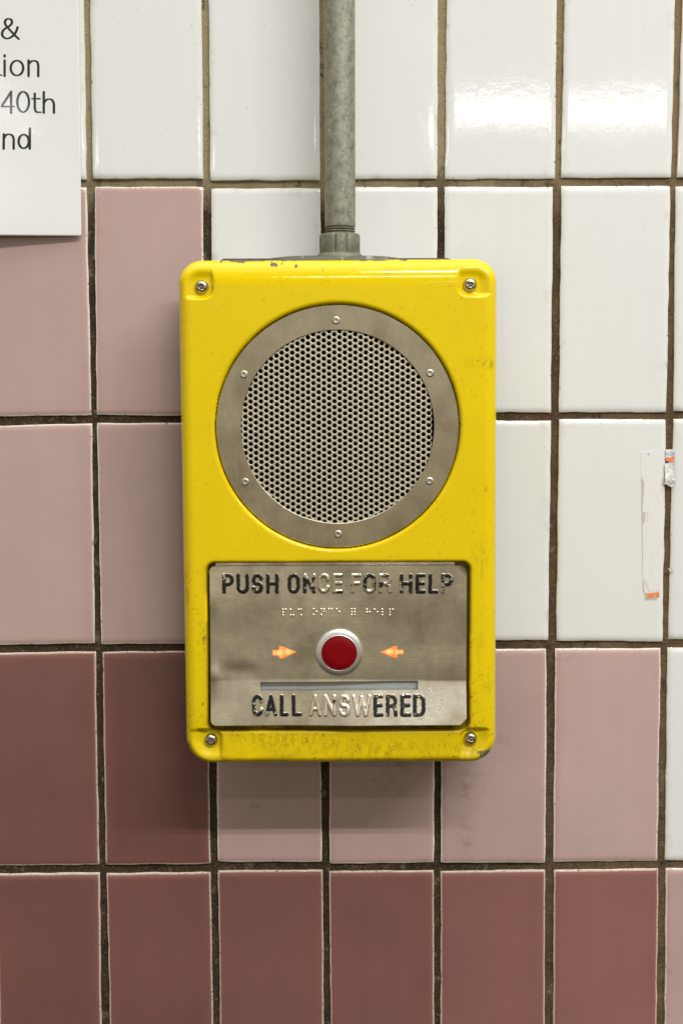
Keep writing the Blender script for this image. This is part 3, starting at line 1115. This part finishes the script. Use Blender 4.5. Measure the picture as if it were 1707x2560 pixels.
# braille
DOTS = [(500 + x * .2296, 1380 + y * .2296) for x, y in ((902, 630), (932, 630), (902, 660), (902, 692), (985, 630), (985, 692), (1017, 692),
        (1070, 630), (1100, 630), (1100, 692), (1235, 628), (1267, 657), (1235, 690), (1320, 628), (1350, 628), (1350, 657), (1320, 690),
        (1402, 628), (1433, 628), (1485, 628), (1517, 657))]
DOTS += [(840 + x * .2296, 1380 + y * .2296) for x, y in ((168, 628), (202, 628), (168, 658), (202, 658), (168, 690), (202, 690),
         (335, 630), (335, 660), (367, 660), (417, 630), (450, 660), (502, 630), (502, 660), (502, 692), (585, 630), (618, 630), (585, 660), (585, 692))]
AV, AF = [], []
for dx_, dy_ in DOTS:
    x_, z_ = P(dx_, dy_, DF)
    R = 3.3 * PXF
    V, Fc = lathe([(R * 1.1, -.0002), (R, 0.0), (R * .86, .00055), (R * .55, .0009), (R * .2, .00105), (R * .02, .0011)], x_, z_, 14,
                  float(plate_depth(np.array(x_), np.array(z_))))
    AF += [[i + len(AV) for i in f] for f in Fc]
    AV += V
M_BRAILLE = steel('braille_steel', (.86, .80, .66), (.74, .66, .50), .26, .34, (1, 1, 1), .3)
mesh_obj('braille', AV, AF, M_BRAILLE, plate, label='row of raised braille dots')

# push button
bxc, bzc = P(847.6, 1632, DF)
R = 59.5 * PXF
d0 = float(plate_depth(np.array(bxc), np.array(bzc)))
button = None
V, Fc = lathe([(R, -.0005), (R, .0022), (R - .0003, .0025), (R - .0008, .0029), (R * .79, .0032), (R * .772, .0032), (R * .76, .0040), (R * .755, .0012)], bxc, bzc, 96, d0)
Fc = [f for f in Fc if len(f) == 4]
button = mesh_obj('push_button', V, Fc, M_BEZEL, box, label='round metal bezel with red push button')
V, Fc = lathe([(R * .757, 0), (R * .755, .0030), (R * .745, .0033), (R * .4, .0034), (R * .02, .0034)], bxc, bzc, 96, d0)
mesh_obj('button_cap', V, Fc, M_RED, button, label='red round button cap')

# lit arrows, let into the plate
def arrow(pts, cores, label):
    q = [np.array(P(*k, DF)) for k in pts]
    cx = np.mean([k[0] for k in q])
    cz = np.mean([k[1] for k in q])

    def sdf(X, Z):
        # even-odd inside with distance
        dmin = np.full(X.shape, 1.0)
        ins = np.zeros(X.shape, bool)
        for k in range(len(q)):
            a, b = q[k], q[(k + 1) % len(q)]
            dmin = np.minimum(dmin, seg_dist(X, Z, a, b))
            cond = ((a[1] > Z) != (b[1] > Z))
            with np.errstate(divide='ignore', invalid='ignore'):
                xi = (b[0] - a[0]) * (Z - a[1]) / (b[1] - a[1]) + a[0]
            ins ^= cond & (X < xi)
        return np.where(ins, dmin, -dmin) + .5 * PXF
    xs = np.arange(min(k[0] for k in q) - .002, max(k[0] for k in q) + .002, .8 * PXF)
    zs = np.arange(min(k[1] for k in q) - .002, max(k[1] for k in q) + .002, .8 * PXF)
    dep = lambda X, Z: plate_depth(X, Z) + .00015 + .0003 * np.clip(sdf(X, Z) / (2 * PXF), 0, 1)
    V, Fc = field_mesh(xs, zs, sdf, dep, skirt=DPL - .0005)
    core = np.zeros(len(V))
    for px, py, rx, ry, a in cores:
        x_, z_ = P(px, py, DF)
        core = np.maximum(core, a * np.exp(-((V[:, 0] - x_) / (rx * PXF)) ** 2 - ((V[:, 2] - z_) / (ry * PXF)) ** 2))
    e = np.clip(sdf(V[:, 0], V[:, 2]) / (3.2 * PXF), 0, 1)
    mesh_obj('indicator_arrow', V, Fc, M_AMBER, plate, attrs={'core': core * e}, label=label)


arrow([(681, 1626.5), (697, 1626), (698, 1616.5), (705, 1617.5), (740.5, 1630.5), (704, 1647.5), (699, 1645), (696, 1639.5), (682, 1639)],
      [(699, 1632, 10, 12, 1.0), (720, 1630, 11, 8, 1.0), (686, 1633, 6, 5, .9)], 'lit amber arrow pointing right at the button')
arrow([(951.5, 1632), (987, 1617), (992, 1617), (992.5, 1626.5), (1008.5, 1626.5), (1008.5, 1636.5), (993, 1637), (992, 1646.5), (986, 1645.5)],
      [(973, 1630, 12, 8, 1.0), (993, 1631, 6, 10, .9), (1003, 1631, 6, 5, .9)], 'lit amber arrow pointing left at the button')

# corner screws with six-lobe sockets
for sx, sy, tl in ((505, 718, .05), (1174, 712, -.02), (528.5, 1849, .03), (1175, 1845.5, -.03)):
    DS = DF - .0050
    x_, z_ = P(sx, sy, DS)
    R = 17.4 * PXF
    n = 60
    prof = [(1.0, -.001, 0), (1.0, .0004, 0), (.95, .0016, 0), (.82, .0029, 0), (.66, .0037, 0), (.52, .0041, .35), (.40, .0042, 1), (.385, .0039, 1), (.37, .0014, 1), (.16, .0014, .3), (.155, .0026, 0), (.12, .0029, 0), (.02, .0029, 0)]
    V, Fc = [], []
    rot = random.uniform(0, 1)
    for r, d, lobe in prof:
        for k in range(n):
            a = 2 * math.pi * k / n
            rr = R * r * (1 + lobe * .20 * math.cos(6 * (a + rot)))
            x, z = rr * math.cos(a), rr * math.sin(a)
            V.append((x_ + x, -(DS + d + tl * z - tl * .6 * x), z_ + z))
    for i in range(len(prof) - 1):
        for k in range(n):
            k2 = (k + 1) % n
            Fc.append((i * n + k, i * n + k2, (i + 1) * n + k2, (i + 1) * n + k))
    Fc.append([(len(prof) - 1) * n + k for k in range(n)])
    scr = mesh_obj('corner_screw', V, Fc, M_SCREW, box, origin=(x_, -DS, z_))

# ------------------------------------------------------------------ conduit entering the box from above
DC = .042
ptop = .70
cxa = (P(810.8, 300, DC)[0] + P(887.9, 300, DC)[0]) / 2
pr = (P(887.9, 300, DC)[0] - P(810.8, 300, DC)[0]) / 2
z_box = oc[0][1]
z_fl = P(850, 640, DC)[1]
z_n0 = P(850, 635, DC)[1]
z_n1 = P(850, 586, DC)[1]
z_t1 = P(850, 566, DC)[1]
conduit = empty('conduit', (cxa, -DC, z_box), 'grey galvanised steel conduit pipe running up from the yellow box', 'conduit')
V, Fc = vlathe([(pr, ptop), (pr, .5), (pr, z_t1 + .004), (pr, z_t1), (pr * .985, z_t1 - .0004)], cxa, -DC, 64)
mesh_obj('pipe', V, Fc, M_GALV, conduit)
prof = [(pr * .985, z_t1 - .0003)]
zc = z_t1 - .0003
nt = 5
ph = (z_t1 - z_n1 + .004) / nt
for k in range(nt):
    prof += [(pr * .90, zc - ph * .35), (pr * .99, zc - ph * .75), (pr * .985, zc - ph)]
    zc -= ph
V, Fc = vlathe(prof, cxa, -DC, 64)
mesh_obj('pipe_thread', V, Fc, M_HUB, conduit, smooth=False)
# octagonal hub nut with grooves
nr = (P(899.7, 610, DC)[0] - P(798.6, 610, DC)[0]) / 2
ncx = (P(899.7, 610, DC)[0] + P(798.6, 610, DC)[0]) / 2
n = 192
V, Fc = [], []
profn = [(.80, z_n1, 0), (.93, z_n1 + .0002, 0), (1.0, z_n1 - .0014, 1), (1.0, z_n0 + .001, 1), (1.0, z_n0, 1)]
for r, z, gflag in profn:
    for k in range(n):
        a = 2 * math.pi * k / n
        rr = nr * r
        if gflag:
            for ga in (-1.83, -1.22, -.25, -2.9, .8, 1.9):
                dl_ = abs((a - ga + math.pi) % (2 * math.pi) - math.pi)
                rr -= .0016 * math.exp(-(dl_ / .055) ** 2)
        V.append((ncx + rr * math.cos(a), -DC + rr * math.sin(a), z))
for i in range(len(profn) - 1):
    for k in range(n):
        k2 = (k + 1) % n
        Fc.append((i * n + k2, i * n + k, (i + 1) * n + k, (i + 1) * n + k2))
nut = mesh_obj('hub_nut', V, Fc, M_HUB, conduit)
# stamped marks on the nut
fr = (P(908, 640, DC)[0] - P(790, 640, DC)[0]) / 2
V, Fc = vlathe([(nr * .9, z_n0 + .0006), (nr * 1.02, z_n0 + .0004), (fr, z_fl - .0004), (fr * 1.02, z_fl - .004)], ncx, -DC, 64)
mesh_obj('hub_collar', V, Fc, M_HUB, conduit)
# wide low flange sitting on the box top
V, Fc = [], []
n = 64
fx0, fx1 = P(650, 645, DC)[0], P(1022, 645, DC)[0]
fcx = (fx0 + fx1) / 2
fz1 = P(850, 642.5, DC)[1]
for s_, z in ((1.0, z_box - .003), (1.0, z_box + .0006), (.86, fz1 - .0012), (.72, fz1), (.3, fz1 + .0004)):
    for k in range(n):
        a = 2 * math.pi * k / n
        V.append((fcx + s_ * (fx1 - fx0) / 2 * math.cos(a), -DC + s_ * .024 * math.sin(a), z))
for i in range(4):
    for k in range(n):
        k2 = (k + 1) % n
        Fc.append((i * n + k2, i * n + k, (i + 1) * n + k, (i + 1) * n + k2))
mesh_obj('flange', V, Fc, M_FLANGE, conduit)

# ------------------------------------------------------------------ laminated notice at upper left
nx1t, _ = P(197.0, 0, .005)
nx1b, nzb = P(204.6, 590, .005)
nzt = P(100, -150, .005)[1]
nx0 = P(-700, 300, .005)[0]


def notice_depth(X, Z):
    t = np.clip((nx1b - X) / .11, 0, 1.5)
    low_ = sstep(nzb + .10, nzb, Z)
    return .0052 + low_ * (.0002 + .0105 * t) + .0002 * np.sin(X * 60 + Z * 21)


def notice_right(Z):
    return nx1b + (nx1t - nx1b) * (Z - nzb) / (P(0, 0, .005)[1] - nzb)


notice = empty('notice', (P(90, 590, .005)[0], 0, nzb), 'white laminated paper notice with large black print at upper left', 'notice')
xs = np.linspace(nx0, nx1b + .004, 150)
zs = np.linspace(nzb - .002, nzt, 160)
V, Fc = field_mesh(xs, zs, lambda X, Z: np.minimum(np.minimum(notice_right(Z) - X, Z - nzb - (X - nx1b) * -.0), 9), notice_depth)
n0 = len(V)
V2 = V.copy()
V2[:, 1] += .0006
V = np.vstack([V, V2])
Fb = [[i + n0 for i in f[::-1]] for f in Fc]
from collections import Counter
ed = Counter()
for f in Fc:
    for a, b in zip(f, f[1:] + f[:1]):
        ed[(a, b)] += 1
rim_f = [[b, a, a + n0, b + n0] for (a, b) in ed if (b, a) not in ed]
sheet = mesh_obj('sheet', V, Fc + Fb + rim_f, M_PAPER, notice)


def catmull(pts, n=8):
    p = [pts[0]] + list(pts) + [pts[-1]]
    out = []
    for i in range(1, len(p) - 2):
        for k in range(n):
            t = k / n
            a, b, c, d = (np.array(p[i + j]) for j in (-1, 0, 1, 2))
            out.append(tuple(.5 * (2 * b + (c - a) * t + (2 * a - 5 * b + 4 * c - d) * t * t + (3 * b - a - 3 * c + d) * t ** 3)))
    out.append(tuple(pts[-1]))
    return out


def ell(cx, cy, rx, ry, n=36):
    return [(cx + rx * math.cos(2 * math.pi * k / n), cy + ry * math.sin(2 * math.pi * k / n)) for k in range(n + 1)]


PRINT = [
    catmull([(47.5, 97), (36, 86), (17, 65), (13, 56), (15.5, 49), (22, 46.5), (28.5, 49), (30.5, 55.5), (26, 63), (13, 71.5), (6.5, 80), (7.5, 90),
             (16, 95.8), (26, 94), (36, 86), (41.5, 77), (44.5, 68)]),
    catmull([(-9, 139), (-9, 178), (-5, 186), (5, 187.5)]), [(-17, 152), (-2, 152)],
    [(12.2, 151), (12.2, 189.5)], [(12.2, 138.2), (12.2, 140.6)],
    ell(43, 169.8, 15.6, 18.6),
    [(72, 151), (72, 189.5)], catmull([(72, 161), (78, 153.5), (86, 151.5), (93.5, 155), (96.2, 164), (96.2, 172)]) + [(96.2, 189.5)],
    [(28.3, 229), (28.3, 281.5)], [(28.3, 229), (4.5, 265.5)], [(3, 266), (36, 266)],
    ell(58.5, 254.6, 14.6, 25.4),
    catmull([(87.5, 234), (87.5, 260), (88, 272), (92, 279.5), (103, 280.3)]), [(80, 246.5), (101, 246.5)],
    [(110, 230), (110, 281.5)], catmull([(110, 258), (116, 249.5), (124, 247.5), (131.5, 250.5), (135, 259), (135.3, 267)]) + [(135.3, 281.5)],
    [(10, 335.5), (10, 371.5)], catmull([(10, 346), (16, 337.5), (24, 335.5), (31, 338.5), (34.6, 346), (35, 355)]) + [(35, 371.5)],
    ell(60, 353.4, 12.6, 17.2), [(75.2, 321), (75.2, 371.5)],
]
segs = []
for pth in PRINT:
    q = [P(a, b, .006) for a, b in pth]
    for a, b in zip(q[:-1], q[1:]):
        L = math.hypot(b[0] - a[0], b[1] - a[1])
        if L < 1e-9:
            continue
        v = abs(b[1] - a[1]) / L
        segs.append((a, b, (1.75 + 1.35 * v) * S0))


def print_sdf(X, Z):
    out = np.full(X.shape, -1.0)
    for a, b, hw in segs:
        out = np.maximum(out, hw - seg_dist(X, Z, a, b))
    return out


xa, za = P(-26, 380, .006)
xb, zb = P(146, 34, .006)
sp = .62 * S0
V, Fc = field_mesh(np.arange(xa, xb, sp), np.arange(za, zb, sp), print_sdf, lambda X, Z: notice_depth(X, Z) + .00008)
mesh_obj('lettering', V, Fc, M_INK, sheet, smooth=True, label='black printed text ending & / tion / 40th / nd')

# ------------------------------------------------------------------ torn stickers on the right-hand tiles
def flat_patch(name, pts, mat, parent, d, thick=.00025, rag=.6, seed=0, crumple=0.0, label=None, depthf=None):
    q = [P(*k) for k in pts]

    def sdf(X, Z):
        dmin = np.full(X.shape, 1.0)
        ins = np.zeros(X.shape, bool)
        for k in range(len(q)):
            a, b = q[k], q[(k + 1) % len(q)]
            dmin = np.minimum(dmin, seg_dist(X, Z, a, b))
            cond = ((a[1] > Z) != (b[1] > Z))
            with np.errstate(divide='ignore', invalid='ignore'):
                xi = (b[0] - a[0]) * (Z - a[1]) / (b[1] - a[1]) + a[0]
            ins ^= cond & (X < xi)
        return np.where(ins, dmin, -dmin) + (fbm(X, Z, .003, seed, 4) - .5) * rag * 6 * S0
    sp = 1.0 * S0
    xs = np.arange(min(k[0] for k in q) - .002, max(k[0] for k in q) + .002, sp)
    zs = np.arange(min(k[1] for k in q) - .002, max(k[1] for k in q) + .002, sp)
    dep = depthf or (lambda X, Z: d + thick + crumple * (fbm(X, Z, .006, seed + 5, 3) - .3))
    V, Fc = field_mesh(xs, zs, sdf, dep, skirt=d - .0001 if depthf is None else None)
    return mesh_obj(name, V, Fc, mat, parent, label=label, smooth=crumple > 0 or depthf is not None)


TD = .00012
sx, sz = P(1625, 1480)
stk = empty('sticker_remnant', (sx, 0, sz), 'pale strip of peeled sticker with an orange end on a white tile', 'sticker')
flat_patch('adhesive_residue', [(1601.5, 1197), (1609, 1197), (1612, 1330), (1608, 1450), (1611, 1500), (1640, 1500), (1643, 1494), (1606, 1478), (1603, 1320)],
           M_TAN, stk, TD, .00006, .25, 3)
flat_patch('paper_layer', [(1601, 1130), (1647, 1126), (1650, 1300), (1648, 1478), (1622, 1480), (1612, 1452), (1606, 1452), (1605, 1310), (1617, 1306),
           (1618, 1283), (1605, 1280), (1605, 1272), (1608, 1228), (1609, 1205), (1601, 1190)], M_STICK, stk, TD, .00014, .35, 5)
flat_patch('orange_print', [(1616, 1483), (1646, 1480.5), (1647, 1492), (1616, 1495)], M_ORANGE, stk, TD, .00024, .3, 8)
flat_patch('blue_print', [(1617, 1134), (1619, 1131), (1623, 1134), (1621, 1138), (1620, 1141)], M_BLUE, stk, TD, .00026, .25, 9)

sx, sz = P(1672, 1217)
stb = empty('sticker_scrap', (sx, 0, sz), 'crumpled torn sticker scrap with blue letters and orange stripe bridging the brown grout', 'sticker')


def scrap_depth(X, Z):
    x0 = P(1659, 1150)[0]
    x1 = P(1686, 1150)[0]
    t = np.clip((X - x0) / (x1 - x0), 0, 1)
    sag = -.0016 * np.sin(math.pi * t) * (1 - .5 * sstep(P(0, 1160)[1], P(0, 1200)[1], Z))
    low_ = sstep(P(0, 1165)[1], P(0, 1212)[1], Z)
    return .0007 + sag + low_ * .0022 * (fbm(X, Z, .005, 77, 3)) + .0012 * low_


flat_patch('torn_paper', [(1660, 1160), (1684, 1152), (1683, 1175), (1685, 1212), (1676, 1217), (1668, 1213), (1658, 1208), (1661, 1190)], M_TORN, stb, 0, rag=.7, seed=15, depthf=scrap_depth)
flat_patch('paper_layer', [(1663, 1124), (1686, 1122.5), (1686, 1146), (1662, 1148)], M_STICK, stb, 0, rag=.25, seed=16, depthf=lambda X, Z: scrap_depth(X, Z) + .0001)
flat_patch('orange_print', [(1663, 1143), (1684, 1141), (1684, 1153), (1676, 1155), (1664, 1153)], M_ORANGE, stb, 0, rag=.35, seed=17, depthf=lambda X, Z: scrap_depth(X, Z) + .00022)
# remains of blue capitals, upside down: N T E M
blu = []
for x0, kind_ in ((1664, 'N'), (1669.5, 'T'), (1674.5, 'E'), (1679.5, 'M')):
    y0, y1 = 1131, 1138.5
    w_ = 3.8
    if kind_ == 'N':
        blu += [((x0, y0), (x0, y1)), ((x0, y1), (x0 + w_, y0)), ((x0 + w_, y0), (x0 + w_, y1))]
    elif kind_ == 'T':
        blu += [((x0 + w_ / 2, y0), (x0 + w_ / 2, y1)), ((x0, y1), (x0 + w_, y1))]
    elif kind_ == 'E':
        blu += [((x0 + w_, y0), (x0 + w_, y1)), ((x0, y0), (x0 + w_, y0)), ((x0, y1), (x0 + w_, y1)), ((x0 + .8, (y0 + y1) / 2), (x0 + w_, (y0 + y1) / 2))]
    else:
        blu += [((x0, y0), (x0, y1)), ((x0, y0), (x0 + w_ / 2, y1 - 2)), ((x0 + w_ / 2, y1 - 2), (x0 + w_, y0)), ((x0 + w_, y0), (x0 + w_, y1))]
bs = [(P(*a), P(*b)) for a, b in blu]
xa, za = P(1661, 1142)
xb, zb = P(1687, 1128)
V, Fc = field_mesh(np.arange(xa, xb, .4 * S0), np.arange(za, zb, .4 * S0),
                   lambda X, Z: .75 * S0 - np.minimum.reduce([seg_dist(X, Z, a, b) for a, b in bs]), lambda X, Z: scrap_depth(X, Z) + .00022)
mesh_obj('lettering', V, Fc, M_BLUE, stb, label='blue upside-down letter fragments')

sx, sz = P(1674, 1425)
chipm = empty('paper_scrap', (sx, 0, sz), 'tiny pale curl of paper stuck across the grout below the torn sticker', 'paper scrap')
flat_patch('curl', [(1665, 1420), (1676, 1421), (1683, 1424), (1681, 1430), (1674, 1429)], M_TORN, chipm, 0, rag=.25, seed=25,
           depthf=lambda X, Z: .0012 + .002 * sstep(P(1678, 1425)[0], P(1665, 1425)[0], X))
